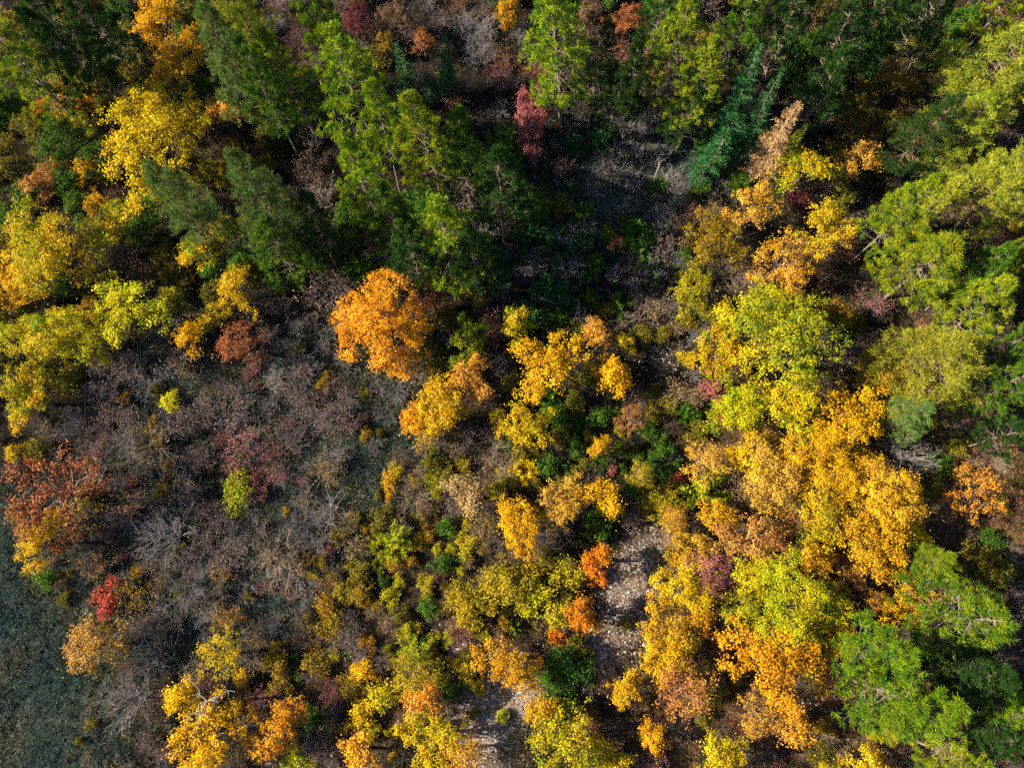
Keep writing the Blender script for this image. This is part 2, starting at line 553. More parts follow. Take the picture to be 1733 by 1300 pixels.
# ------------------------------------------------------------------ colours (albedo, a few with sun or shade mixed in) and their everyday names
PAL = {
    "gold": ((.87, .47, .006), (.72, .43, .008), "golden"),
    "yellow": ((.87, .54, .006), (.74, .50, .008), "yellow"),
    "orange": ((.86, .37, .010), (.84, .43, .010), "orange"),
    "dorange": ((.76, .24, .012), (.74, .32, .012), "deep orange"),
    "tan": ((.70, .40, .09), (.76, .43, .025), "tan-orange"),
    "lime": ((.74, .62, .007), (.26, .43, .007), "lime green"),
    "yg": ((.86, .54, .006), (.24, .40, .007), "yellow and green"),
    "green": ((.10, .22, .014), (.045, .13, .015), "green"),
    "yolive": ((.58, .45, .010), (.22, .25, .009), "olive yellow"),
    "olive": ((.26, .21, .018), (.10, .12, .014), "olive"),
    "ogold": ((.42, .26, .014), (.24, .19, .014), "dull gold"),
    "rust": ((.40, .15, .055), (.30, .12, .05), "rust"),
    "rustShade": ((.17, .050, .020), (.12, .04, .02), "dark rust"),  # rust darkened for the tree in shadow, the shade is in the colour
    "red": ((.52, .055, .048), (.33, .11, .05), "crimson"),
    "pink": ((.50, .15, .155), (.34, .15, .155), "pinkish red"),
    "burg": ((.15, .030, .042), (.11, .035, .045), "burgundy"),
    "mauve": ((.27, .195, .19), (.20, .155, .155), "mauve"),
    "brown": ((.20, .125, .075), (.15, .10, .065), "brown"),
    "straw": ((.50, .36, .16), (.40, .27, .12), "straw coloured"),
    "grey": ((.3, .25, .24), (.3, .25, .24), "grey"),
    "pineL": ((.34, .40, .007), (.07, .19, .009), "yellow-green"),  # lit copy of the pine green, sunlight put into the needle colour
    "pine": ((.13, .25, .009), (.03, .11, .011), "green"),
    "pineM": ((.24, .33, .006), (.045, .16, .008), "green"),
    "lgreen": ((.42, .44, .009), (.10, .25, .010), "leaf green"),
    "pineD": ((.035, .10, .013), (.017, .055, .011), "dark green"),
    "scots": ((.20, .30, .065), (.07, .16, .045), "grey-green"),
    "scotsL": ((.42, .42, .028), (.15, .22, .018), "pale yellow-green"),
    "blue": ((.045, .18, .052), (.022, .11, .034), "blue-green"),
    "larch": ((.44, .44, .014), (.28, .36, .015), "bright lime"),
}
TWIG = {"grey": (.25, .24, .27), "tan": (.34, .28, .235), "mauve": (.22, .19, .215), "pale": (.37, .35, .375), "dark": (.20, .17, .17)}

# ------------------------------------------------------------------ what stands where: kind x y r palette [h=] [| label | short reference]
# kinds: O broadleaf tree, X thinning broadleaf, P pine, S soft-needled pine, C spruce (x y = tip), c young spruce, D dead conifer,
#        B leafy bush, W leafless shrub, M half-bare shrub, J feathery evergreen shrub
TABLE = """
P 35 105 62 pineL
P 75 25 48 pineD
P 165 38 46 pineD
P 120 75 40 pineD
W 105 72 34 grey
O 268 28 46 gold
O 222 55 26 olive
O 245 85 26 ogold
O 302 98 38x58 gold | narrow golden broadleaf tree with a mauve bush below it | the narrow golden tree
M 283 112 36 pink
O 376 190 40x46 tan
O 250 235 84x100 yellow | very large yellow broadleaf crown in the upper left, beside a grey-green pine | the very large yellow crown
O 153 132 24x32 yolive
O 138 165 22 gold
O 84 165 30 gold
O 48 216 34 olive
O 108 243 44 green
O 140 205 24 yolive
O 72 302 34x44 tan
O 34 322 26 green
O 150 292 24 gold
O 166 345 22 gold
O 116 305 26 green
O 200 372 34 lime
O 90 412 78 yg | huge yellow crown with a green heart near the left edge | the yellow crown with a green heart
S 312 345 52 scots h=12 | soft grey-green pine below the very large yellow crown | the soft grey-green pine
O 336 428 32 gold
M 205 430 34 brown
S 445 345 62 scots h=15 | tall grey-green pine with a pale bare tip, left of two green pines | the tall grey-green pine
O 395 262 26 ogold
S 395 95 60 scots h=15
S 425 20 45 scotsL h=15
P 440 140 40 pine
O 445 222 24 ogold
P 540 45 44 pineL
M 505 62 24 burg
P 490 130 46 pineL
P 590 150 64 pineL h=15 | bright tufted pine with a broken bare trunk, top left of centre | the bright tufted pine
P 640 215 44 pineL
P 605 292 46 pineL
P 722 225 56 pineL h=15
P 785 255 50 pine h=13
P 648 355 48 pine h=12 | dark pine with a bare grey cross of branches showing | the pine with a bare cross of branches
P 758 395 62 pineL h=13 | tufted pine lit yellow-green above a gold bush | the lit tufted pine
P 850 320 56 pineD h=12
P 700 430 50 pineD h=11
P 530 385 44 pineD h=11
P 800 440 46 pineD h=11
P 460 425 46 pine h=10
M 545 330 36 mauve
C 663 78 36 blue h=11 | slender dark blue-green spruce standing alone in deep shade | the slender shaded spruce
C 742 58 26 blue h=8
c 722 135 18 blue
O 610 30 34 burg
O 665 22 34 brown
O 650 66 16 ogold
O 716 66 22 rust
M 765 160 26 rust
M 845 130 26x36 burg
O 860 18 24 orange
O 900 192 32x58 pink | tall pinkish red tree beside the shaded clearing | the tall pinkish tree
M 955 275 20x28 rust
W 822 42 26 pale
W 808 88 34 grey
W 780 30 30 grey
P 955 60 62 pineL h=15 | tall lit pine at the top edge, above the pinkish tree | the tall pine at the top edge
P 1010 105 36 pineD h=12
M 1032 65 38 burg
P 1075 125 28 pineD h=12
P 1150 65 56 pineL h=15 | tufted lit pine near the top with two grey trunks below | the pine with two grey trunks
P 1185 130 48 pineL h=13
P 1115 25 40 pineD
P 1250 25 44 pine
P 1170 180 40 pineD h=9
P 1045 150 40 pineD h=9
C 1285 78 46 blue h=14 | tall slim green spruce with its pale stem visible | the tall slim spruce
C 1322 122 36 blue h=12
c 1210 235 34 blue
O 1060 30 30 rust
O 1000 15 26 brown
W 1040 262 44 grey | fine grey leafless shrub in the middle of the shaded clearing | the shaded clearing shrub
J 1186 322 20 green
J 1122 305 16 green
J 1255 308 24 green
B 910 352 11 rust
O 1275 345 42 tan
O 1212 400 46 ogold
M 1130 402 28x40 mauve
J 1090 425 24 green
B 1045 400 18 rust
J 900 392 20 blue
J 930 402 18 blue
J 985 400 18 green
J 842 440 26 blue
W 960 440 40 grey
W 905 440 36 grey
J 1005 440 22 green
P 1328 40 44 pineD
P 1420 62 48 pineD
P 1480 30 46 pineD
P 1560 20 46 pineD
P 1400 150 44 pineD h=11
D 1350 170 44 straw h=10 | dead brown conifer with bare drooping branches, right of the spruces | the dead brown conifer
C 1362 214 24 larch h=7
O 1360 292 48 yg | yellow and green tree in front of the dead brown conifer | the tree by the dead conifer
O 1462 272 30 tan | small tan-orange tree alone among dark gaps, upper right | the lone tan-orange tree
O 1440 195 36 olive
O 1508 140 42 ogold
O 1562 85 32 olive
S 1572 215 52 pineD h=10
S 1680 110 84 scotsL h=12 | great sunlit yellow-green pine in the top right corner | the great corner pine
S 1640 215 66 scotsL h=10
S 1705 300 74 scotsL h=11
C 1628 300 46 larch h=9
P 1525 360 46 pineL h=12 | thin pine with a straight pale trunk slanting up right | the pine with a slanting pale trunk
P 1572 440 74 pineL h=10 | broad bright green pine with a bare forked stem, right side | the broad bright green pine
M 1690 415 32 rust
M 1622 358 22 rust
O 1400 385 50x44 gold
X 1325 435 42 tan
B 1350 345 24 burg
M 1480 380 30 brown
O 20 485 40 gold
O 100 562 78x58 yg | wide yellow and green tree, lower half of a joined pair on the left | the wide yellow-green tree
O 216 518 56 lime
O 325 566 30 yellow | small round yellow tree left of a rusty one | the small round yellow tree
X 405 582 38 rust
O 400 485 36x42 yellow
O 40 665 42x50 yellow
B 285 680 19 lime | small lone lime green sapling amid bare mauve shrubs | the lone lime sapling
B 207 674 14 gold
M 180 655 36 mauve
W 240 745 62 tan
M 330 692 30 mauve
M 395 702 40 mauve
M 400 762 34 pink
B 400 840 28x32 larch | lime-yellow feathery bush amid pinkish bare shrubs | the lime-yellow feathery bush
M 432 832 24 pink
X 85 832 68 rust | wide rusty half-bare tree at the left edge above the meadow | the wide rusty tree
B 22 762 16 yellow
B 48 776 10 red
B 220 815 9 red
W 290 825 38 tan
M 215 848 34 straw
O 650 545 76 orange | big lone orange oak with a ragged outline, left of centre | the big orange oak
X 727 500 36 drust | dark rust tree in the shade right of the big orange oak | the dark rust tree
O 805 493 22 ogold
O 788 572 36x40 lgreen | rounded green tree with yellow tips right of the big orange oak | the rounded green tree
M 836 556 20x30 pink
M 550 490 42 mauve
O 788 648 36x44 tan
O 745 692 48 yellow | round yellow tree with an orange side, near the centre | the round yellow tree
O 703 712 28 orange
M 565 650 26 brown
M 500 655 34 mauve
M 575 708 40 mauve
W 495 715 36 mauve
M 465 792 28 pink
M 556 800 26 straw
B 665 822 16x24 gold
W 700 840 38 tan
O 792 832 36 straw
W 842 782 44 tan
W 745 742 26 tan
O 925 612 52x58 gold | golden tree with a loose crown just right of centre | the loose golden tree
O 875 550 30 yellow
O 888 716 44 gold
O 1015 557 27 tan | small tan-orange tree alone on dark ground right of centre | the small tan tree on dark ground
O 1035 630 34 gold
O 1064 573 17 yolive
B 1025 515 16 olive
B 870 655 22 olive
X 1070 708 22 tan
O 1017 756 18 yellow
O 950 848 42 tan | twin-lobed orange-gold tree lower right of centre | the twin-lobed orange tree
O 1020 842 34 gold
B 1036 795 11 pink
X 1087 806 24 yolive
B 1151 802 17 red | small bright crimson bush in a dark hollow | the crimson bush in the hollow
W 1135 782 20 grey
B 1225 708 15 red
B 1212 660 23 pink | pinkish red bush tucked under the huge lime green crown | the pinkish bush under the lime crown
J 1195 832 36 larch
B 1122 848 36 yolive
O 1182 492 40x46 yolive
W 1262 490 40 tan
B 1222 510 16 burg
O 1318 572 92 lime | huge lime green crown with golden edges, right of centre | the huge lime crown
O 1226 592 42x50 gold
O 1252 692 44 lime
B 1170 605 18 yellow
M 1150 660 26 straw
J 1165 696 20 green
J 885 802 24 lime
O 1338 472 24 tan
O 1415 532 30 ogold
W 1440 592 34 tan
M 1476 510 28 pink
S 1605 622 88 scotsL h=10 | big pale soft-needled pine on the right side | the big pale pine
O 1500 640 46 ogold
S 1545 705 40 scots h=7
P 1672 528 58 pineL h=10
P 1655 465 44 pine h=10
M 1605 480 26 burg
O 1340 682 54 yg
O 1440 702 60 gold
O 1392 782 66 gold
O 1490 832 66 gold | golden crown at the right end of the large orange grove | the golden end crown
O 1308 802 52 tan
O 1392 868 58 yellow
O 1290 905 54 tan
O 1482 920 60 gold
W 1542 772 52 pale | pale fan of bare branches below the big pale pine | the pale fan of bare branches
X 1660 832 38 tan
P 1715 645 48 pine h=11
P 1728 725 36 pineD h=9
J 1592 782 22 green
O 62 915 42x44 yellow | round yellow tree at the edge of the dark meadow | the yellow tree by the meadow
M 120 888 42 tan
W 275 905 62 pale | large tangle of pale bare branches above the crimson bush | the large pale tangle
B 176 1010 32 red | bright crimson bush at the edge of the meadow | the crimson meadow bush
M 222 1012 34 ogold
X 150 1094 46 tan | sparse bush of small orange leaves on the meadow edge | the sparse orange bush
W 305 1000 46 grey
W 250 1118 44 grey
W 212 1195 56 pale | whitish leafless thicket spilling onto the meadow | the whitish thicket
O 305 1180 28x34 yellow
O 340 1258 62 yellow | bright yellow tree at the bottom left under a dead grey limb | the bottom left yellow tree
X 375 1110 36 yellow
B 412 1152 16 yellow
W 462 930 62 tan
W 530 900 44 grey
B 78 980 20 green
O 465 1240 48 orange | orange tree at the bottom edge, right of the yellow one | the bottom edge orange tree
O 615 1278 36 tan
O 715 1190 28x36 tan
O 735 1252 50 yellow | yellow tree at the bottom edge with orange neighbours | the bottom edge yellow tree
X 785 1280 40 tan
B 620 1132 22 gold
B 622 1092 16 orange
O 858 1118 46x50 gold | round golden tree beside the lowest stony patch | the golden tree by the stones
B 790 1138 20 yellow
X 700 1140 36 yolive
B 645 1185 28 lime
B 608 1212 28 lime
J 525 1222 24 green
J 720 1235 24 green
O 880 890 38x44 yellow | bright yellow tree left of the twin-lobed orange tree | the bright yellow tree
B 800 1030 38 yolive
B 862 985 42 yolive
O 1012 952 30 dorange | deep orange tree left of the pale stony track | the deep orange tree
B 1005 980 14 dorange
O 988 1038 30 dorange
B 937 1076 18 dorange
B 960 972 34 yolive
B 905 1005 30 lime
B 938 1042 30 yolive
B 955 1132 40 green | dark green bush between two stony patches | the dark green bush
B 945 1192 32 green
O 920 1198 28x34 gold
B 1005 1172 18 mauve
O 960 1268 58 lime | lime-yellow tree at the bottom edge right of the stones | the bottom edge lime tree
O 1030 1288 36 lime
O 1062 1166 28 gold
O 1128 1066 46 gold
O 1168 995 48 yellow | yellow tree on the right bank of the stony track | the yellow tree by the track
O 1130 1118 40 gold
X 1202 975 40 pink | pinkish red half-bare tree among yellow crowns | the pinkish half-bare tree
X 1160 1168 46 tan
O 1192 930 26 tan
B 1210 1095 24 pink
W 1240 1045 36 tan
O 1342 1012 74 lime | wide lime and yellow crown in the lower right | the lower right lime crown
O 1262 1020 38 yolive
O 1308 1122 66 gold
O 1220 1275 36 yellow
O 1110 1250 26 orange
M 1098 1282 26 pink
O 1342 1222 36 gold
X 1285 1205 34 tan
O 1550 1022 44 yellow
S 1578 955 36 pineL h=7
P 1640 1040 80 pineM h=10 | bright pine with a white horizontal stem, lower right | the white-stemmed pine
B 1686 926 22 green | smooth round bright green bush near the right edge | the round green bush
P 1485 1100 56 pineM h=11
P 1515 1165 78 pineM h=10 | broad green pine in the lower right, right of a crimson bush | the broad lower pine
P 1580 1215 58 pineM h=11
P 1665 1150 52 pineD h=11
P 1705 1190 52 pineM h=11
P 1700 1255 48 pineD h=10
B 1406 1126 15 red
B 1577 1060 17 burg
P 1625 1285 48 pineL h=9
B 1516 952 15 burg
M 1722 1082 24 burg
M 1420 1150 34 rust
M 1530 1080 30 brown
"""

NOUN = {"O": ("broadleaf_tree", "tree", "tree"), "X": ("thinning_tree", "thinning tree", "tree"), "P": ("pine_tree", "tufted pine", "pine"),
        "S": ("soft_pine_tree", "soft-needled pine", "pine"), "C": ("spruce_tree", "spruce", "spruce"), "c": ("young_spruce", "young spruce", "spruce"),
        "D": ("dead_conifer", "dead conifer", "dead tree"), "B": ("leafy_bush", "leafy bush", "bush"), "W": ("bare_shrub", "leafless shrub", "shrub"),
        "M": ("sparse_shrub", "half-bare shrub", "shrub"), "J": ("evergreen_shrub", "feathery evergreen shrub", "shrub")}
GROUP = {"O": "autumn broadleaf trees", "X": "thinning autumn trees", "P": "tufted pines", "S": "soft-needled pines", "C": "spruces", "c": "young spruces",
         "D": "dead conifers", "B": "leafy bushes of the undergrowth", "W": "leafless shrubs of the undergrowth", "M": "half-bare shrubs of the undergrowth",
         "J": "evergreen shrubs of the undergrowth"}

rnd = random.Random(7)
items = []
for line in TABLE.strip().splitlines():
    seg = [s.strip() for s in line.split("|")]
    t = seg[0].split()
    rr = t[3].split("x")
    it = dict(kind=t[0], x=float(t[1]), y=float(t[2]), rx=float(rr[0]), ry=float(rr[-1]), pal=t[4], h=None, label=None, ref=None)
    for o in t[5:]:
        if o.startswith("h="):
            it["h"] = float(o[2:])
    if len(seg) > 1:
        it["label"], it["ref"] = seg[1], seg[2]
    items.append(it)

# undergrowth between them: zones in the order they are tried (centre, radii, choices of kind and palette, share kept, size range)
ZONES = [
    ((20, 1130), (95, 235), [], 0, (1, 2)),
    ((60, 1130), (125, 250), [("M", "brown"), ("B", "olive"), ("W", "grey"), ("M", "straw")], .5, (6, 13)),
    ((640, 770), (70, 95), [("W", "grey"), ("M", "brown")], .15, (12, 20)),
    ((1060, 1010), (75, 130), [("W", "tan"), ("B", "olive")], .03, (8, 14)),
    ((840, 1205), (75, 75), [("B", "olive")], .03, (8, 12)),
    ((1085, 275), (180, 82), [("W", "grey"), ("W", "pale"), ("W", "grey"), ("J", "blue")], .35, (14, 24)),
    ((980, 440), (200, 100), [("W", "grey"), ("W", "pale"), ("J", "blue"), ("J", "green"), ("W", "pale"), ("M", "mauve")], .8, (16, 30)),
    ((780, 90), (130, 110), [("W", "grey"), ("W", "pale"), ("M", "mauve"), ("M", "rust")], .7, (16, 28)),
    ((380, 720), (290, 190), [("M", "mauve"), ("W", "mauve"), ("W", "grey"), ("M", "mauve"), ("W", "pale"), ("W", "tan"), ("W", "grey")], .5, (18, 36)),
    ((330, 980), (230, 150), [("W", "pale"), ("W", "grey"), ("W", "tan"), ("M", "tan"), ("M", "mauve")], .9, (20, 36)),
    ((470, 1120), (170, 120), [("M", "mauve"), ("W", "tan"), ("M", "brown"), ("B", "ogold"), ("M", "pink")], .95, (18, 32)),
    ((700, 990), (210, 130), [("B", "yolive"), ("B", "olive"), ("B", "ogold"), ("M", "straw"), ("M", "pink"), ("J", "larch"), ("B", "green"), ("M", "mauve"), ("M", "straw"), ("B", "yolive")], 1, (10, 26)),
    ((780, 830), (150, 90), [("M", "straw"), ("W", "tan"), ("B", "yolive"), ("M", "mauve"), ("B", "olive")], 1, (16, 28)),
    ((1010, 760), (150, 140), [("B", "green"), ("J", "green"), ("W", "grey"), ("B", "olive"), ("M", "brown"), ("B", "green")], .9, (14, 26)),
    ((1130, 660), (90, 170), [("W", "grey"), ("M", "straw"), ("B", "olive")], .6, (14, 24)),
    ((200, 300), (270, 380), [("O", "olive"), ("O", "ogold"), ("O", "green"), ("B", "olive"), ("B", "green"), ("M", "brown"), ("O", "yolive")], .95, (20, 34)),
    ((640, 1200), (230, 130), [("M", "mauve"), ("W", "tan"), ("B", "lime"), ("B", "yolive"), ("B", "green"), ("M", "straw")], .9, (16, 28)),
    ((1180, 1220), (330, 110), [("M", "brown"), ("M", "straw"), ("W", "tan"), ("B", "ogold"), ("B", "olive"), ("M", "rust")], .8, (16, 28)),
    ((1640, 800), (130, 140), [("M", "rust"), ("M", "brown"), ("B", "olive"), ("W", "tan")], .25, (14, 24)),
    ((1400, 480), (300, 220), [("M", "brown"), ("W", "tan"), ("B", "olive"), ("M", "rust"), ("M", "mauve")], .7, (16, 28)),
    ((1250, 40), (560, 120), [("P", "pineD"), ("B", "green"), ("O", "green"), ("O", "olive"), ("M", "rust"), ("M", "brown")], .95, (24, 42)),
    ((600, 300), (330, 200), [("P", "pineD"), ("M", "mauve"), ("M", "mauve"), ("B", "green"), ("M", "brown"), ("J", "green")], .9, (26, 42)),
    ((1640, 330), (200, 420), [("P", "pine"), ("P", "pineL"), ("B", "olive"), ("M", "brown"), ("M", "rust"), ("O", "ogold")], .9, (22, 40)),
    ((1400, 900), (300, 420), [("O", "gold"), ("O", "gold"), ("M", "straw"), ("O", "yellow"), ("X", "tan"), ("O", "tan"), ("O", "yolive"), ("B", "olive")], .95, (20, 38)),
    ((866, 650), (1200, 900), [("W", "grey"), ("M", "brown"), ("B", "olive"), ("M", "mauve"), ("W", "tan")], .5, (16, 28)),
]
fill = []
tries = 0
while len(fill) < 650 and tries < 30000:
    tries += 1
    x, y = rnd.uniform(-25, W0 + 25), rnd.uniform(-45, H0 + 20)
    for (c, rad, ch, keep, size) in ZONES:
        if ((x - c[0]) / rad[0]) ** 2 + ((y - c[1]) / rad[1]) ** 2 < 1:
            break
    if not ch or rnd.random() > keep:
        continue
    r = rnd.uniform(*size)
    k, p = rnd.choice(ch)
    tall = k in "PO"
    gap = .7 if k == "P" else (.22 if tall else .2)
    bad = False
    for it in items:
        lim = .80 if it["kind"] in "OXPSBM" else .45
        if tall:
            lim = 1.0 if k == "P" else .88
        if it["kind"] in "CD":
            ex, ey = it["x"] + (900 - it["x"]) * .14, it["y"] + (1000 - it["y"]) * .14
            if math.hypot((x - ex), (y - ey) * .6) < 80:
                bad = True; break
        if ((x - it["x"]) / (it["rx"] * lim + r * gap)) ** 2 + ((y - it["y"]) / (it["ry"] * lim + r * gap)) ** 2 < 1:
            bad = True; break
    if bad or any((x - f["x"]) ** 2 + (y - f["y"]) ** 2 < (.56 * (r + f["rx"])) ** 2 for f in fill):
        continue
    fill.append(dict(kind=k, x=x, y=y, rx=r, ry=r * rnd.uniform(.85, 1.15), pal=p, h=None, label=None, ref=None, fill=True))
small = 0
for _ in range(6000):
    if small >= 150:
        break
    (zx, zy, zr, zs, ch) = rnd.choice([(700, 990, 210, 130, "yolive olive ogold green straw yolive"), (790, 850, 150, 100, "yolive olive straw tan"), (640, 1190, 220, 110, "yolive lime green ogold"),
                                       (1010, 760, 140, 130, "green olive green yolive"), (1000, 430, 180, 80, "green blue"), (400, 800, 280, 230, "olive ogold pink rust"), (1450, 1100, 250, 170, "olive ogold rust")])
    an, rad = rnd.uniform(0, 6.283), math.sqrt(rnd.random())
    x, y, r = zx + zr * rad * math.cos(an), zy + zs * rad * math.sin(an), rnd.uniform(8, 16)
    if not (0 < x < W0 and 0 < y < H0) or any(it["kind"] in "OXPSBJ" and math.hypot((x - it["x"]) / it["rx"], (y - it["y"]) / it["ry"]) < .9 for it in items) \
            or any(f["kind"] in "OPBJX" and math.hypot(x - f["x"], y - f["y"]) < .8 * (r + f["rx"]) for f in fill):
        continue
    p = rnd.choice(ch.split())
    fill.append(dict(kind="J" if p in ("blue", "green") and rnd.random() < .5 or p == "blue" else ("M" if p in ("straw", "pink", "rust", "tan") else "B"), x=x, y=y, rx=r, ry=r * rnd.uniform(.8, 1.3), pal=p, h=None, label=None, ref=None))
    small += 1
items += fill

# ------------------------------------------------------------------ labels that single each one out
marks = [it for it in items if it["ref"]]
used = {it["label"].lower() for it in items if it["label"]}


def look(it):
    noun = NOUN[it["kind"]][1]
    c = PAL[it["pal"]][2] if it["pal"] in PAL else {"pale": "whitish", "tan": "tan"}.get(it["pal"], it["pal"])
    if it["kind"] == "W":
        c = {"pale": "whitish", "tan": "tan", "mauve": "mauve"}.get(it["pal"], "grey")
    big = {"O": 48, "X": 44, "P": 54, "S": 60, "C": 60, "c": 40, "D": 99, "B": 30, "W": 40, "M": 34, "J": 30}[it["kind"]]
    small = {"O": 28, "X": 30, "P": 41, "S": 40, "C": 30, "c": 20, "D": 1, "B": 19, "W": 22, "M": 22, "J": 18}[it["kind"]]
    s = "broad " if it["rx"] >= big else ("small " if it["rx"] < small else "")
    return s + c + " " + noun


def direction(dx, dy):
    a = math.degrees(math.atan2(-dy, dx)) % 360
    return ["right of", "up and right of", "above", "up and left of", "left of", "down and left of", "below", "down and right of"][int((a + 22.5) // 45) % 8]


ORD = ["next nearest ", "third nearest ", "fourth nearest ", "fifth nearest ", "sixth nearest ", "seventh nearest ", "eighth nearest ", "ninth nearest ", "tenth nearest "]
todo = sorted((it for it in items if not it["label"]), key=lambda it: -it["rx"])
for it in todo:
    cand = sorted(marks, key=lambda m: (m["x"] - it["x"]) ** 2 + (m["y"] - it["y"]) ** 2)
    done = False
    for m in cand[:7]:
        dx, dy = it["x"] - m["x"], it["y"] - m["y"]
        near = math.hypot(dx / m["rx"], dy / m["ry"]) < 1.9
        lab = look(it) + (" just " if near else " ") + direction(dx, dy) + " " + m["ref"]
        if lab.lower() not in used and len(lab.replace('-', ' ').split()) <= 16:
            done = True; break
    if not done:
        m = cand[0]
        for o in ORD:
            lab = o + look(it) + " " + direction(it["x"] - m["x"], it["y"] - m["y"]) + " " + m["ref"]
            if len(lab.split()) > 15:
                lab = o + look(it) + " near " + m["ref"]
            if lab.lower() not in used:
                break
    it["label"] = lab; used.add(lab.lower())

# ------------------------------------------------------------------ ground
tr_at = lambda x, y: at(x, y, 0.0)[:2]


def near_px(pts, k=1.0):
    """soft blobs on the ground given as (px, py, radius px, strength)"""
    out = []
    for (x, y, r, s) in pts:
        a = at(x, y, 0.0)
        out.append((a[0], a[1], r * a[2] / F0 * k, s))
    return out


STONY = near_px([(1130, 910, 45, .9), (1085, 950, 50, 1.), (1060, 1000, 55, 1.), (1050, 1060, 45, .9), (1010, 1110, 55, .9), (1030, 1150, 40, .6), (960, 1090, 40, .6),
                 (860, 1205, 62, 1.4), (832, 1235, 64, 1.5), (800, 1170, 45, .8), (780, 1110, 50, .7), (890, 1250, 40, .8), (1160, 1220, 40, .6), (1180, 1190, 30, .5),
                 (1050, 290, 90, .35), (1030, 330, 90, .5), (1120, 270, 60, .3), (980, 250, 40, .3), (1650, 770, 60, .6), (1600, 860, 70, .4), (1420, 1215, 70, .45),
                 (1130, 590, 60, .5), (1160, 560, 40, .4), (325, 540, 35, .6), (320, 470, 50, .4), (1480, 230, 50, .35), (1250, 800, 40, .5), (720, 1080, 40, .5), (1440, 340, 40, .4)], 1.2)
GRASS = near_px([(30, 1080, 130, 1.4), (50, 1250, 130, 1.4), (10, 930, 70, 1.2), (100, 1180, 80, 1.), (640, 760, 90, 1.1), (620, 860, 60, .8), (380, 1010, 90, .9), (470, 1030, 70, .8),
                 (560, 960, 70, .8), (300, 1080, 70, .7), (1040, 305, 110, .95), (1130, 285, 85, .8), (990, 270, 50, .7), (680, 640, 60, .6), (600, 690, 60, .5), (530, 760, 60, .4), (360, 930, 70, .6), (330, 640, 90, .8), (480, 620, 90, .8), (250, 800, 80, .7), (520, 850, 90, .9), (440, 740, 80, .75), (300, 900, 80, .7), (120, 990, 80, .8), (200, 1090, 70, .7)])
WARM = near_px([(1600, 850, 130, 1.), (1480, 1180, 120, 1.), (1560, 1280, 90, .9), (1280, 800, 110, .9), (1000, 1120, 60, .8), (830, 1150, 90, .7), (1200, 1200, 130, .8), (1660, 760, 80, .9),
                (600, 1120, 160, .5), (760, 830, 120, .5), (1700, 900, 80, .9), (1660, 800, 120, 1.), (1250, 1050, 150, .8), (1420, 900, 150, .9)])


def blob(x, y, pts, sharp=1.0):
    v = np.zeros_like(x)
    for (a, b, r, s) in pts:
        v = np.maximum(v, s * np.exp(-(((x - a) ** 2 + (y - b) ** 2) / (r * r)) ** sharp))
    return v


def axis(lo, hi, step, far):
    mid = np.arange(lo, hi + step * .5, step)
    g = []
    d = step
    p = hi
    while p < far:
        d *= 1.25; p += d; g.append(p)
    g2 = []
    d = step; p = lo
    while p > -far:
        d *= 1.25; p -= d; g2.append(p)
    return np.concatenate([np.array(g2[::-1]), mid, np.array(g)])


gx, gy = axis(-66, 66, .45, 900), axis(-24, 70, .45, 900)
X, Y = np.meshgrid(gx, gy)
nrg = np.random.default_rng(5)
fade = np.exp(-np.maximum(0, np.maximum(np.abs(X) - 60, np.abs(Y - 23) - 45)) / 40)
Z = terrain(X, Y) * fade + nrg.normal(0, .025, X.shape) * fade
nx, ny = len(gx), len(gy)
vid = np.arange(nx * ny).reshape(ny, nx)
F = np.stack([vid[:-1, :-1], vid[:-1, 1:], vid[1:, 1:], vid[1:, :-1]], -1).reshape(-1, 4)
gm = make_mesh("ground", [(np.stack([X, Y, Z], -1).reshape(-1, 3), F, {}, 0)], [])
for nm, pts in (("stony", STONY), ("grassy", GRASS), ("warm", WARM)):
    a = gm.attributes.new(nm, 'FLOAT', 'POINT')
    a.data.foreach_set("value", blob(X, Y, pts).astype(np.float32).ravel())
gm.polygons.foreach_set("use_smooth", np.ones(len(gm.polygons), bool))

m, nt, out = new_mat("forest_floor")
L = nt.links.new
geo = nt.nodes.new("ShaderNodeNewGeometry")


def noise(scale, detail=6, rough=.65):
    n = nt.nodes.new("ShaderNodeTexNoise")
    n.inputs["Scale"].default_value = scale; n.inputs["Detail"].default_value = detail; n.inputs["Roughness"].default_value = rough
    L(geo.outputs["Position"], n.inputs["Vector"])
    return n


def mixc(f, a, b):
    n = nt.nodes.new("ShaderNodeMix"); n.data_type = 'RGBA'
    if isinstance(f, float): n.inputs[0].default_value = f
    else: L(f, n.inputs[0])
    for s, i in ((a, 6), (b, 7)):
        if isinstance(s, tuple): n.inputs[i].default_value = (*s, 1)
        else: L(s, n.inputs[i])
    return n.outputs[2]


def ramp(src, lo, hi):
    n = nt.nodes.new("ShaderNodeMapRange"); L(src, n.inputs[0])
    n.inputs[1].default_value = lo; n.inputs[2].default_value = hi; n.inputs[3].default_value = 0; n.inputs[4].default_value = 1
    return n.outputs[0]


def mth(op, a, b):
    n = nt.nodes.new("ShaderNodeMath"); n.operation = op
    for s, i in ((a, 0), (b, 1)):
        if isinstance(s, (int, float)): n.inputs[i].default_value = s
        else: L(s, n.inputs[i])
    return n.outputs[0]


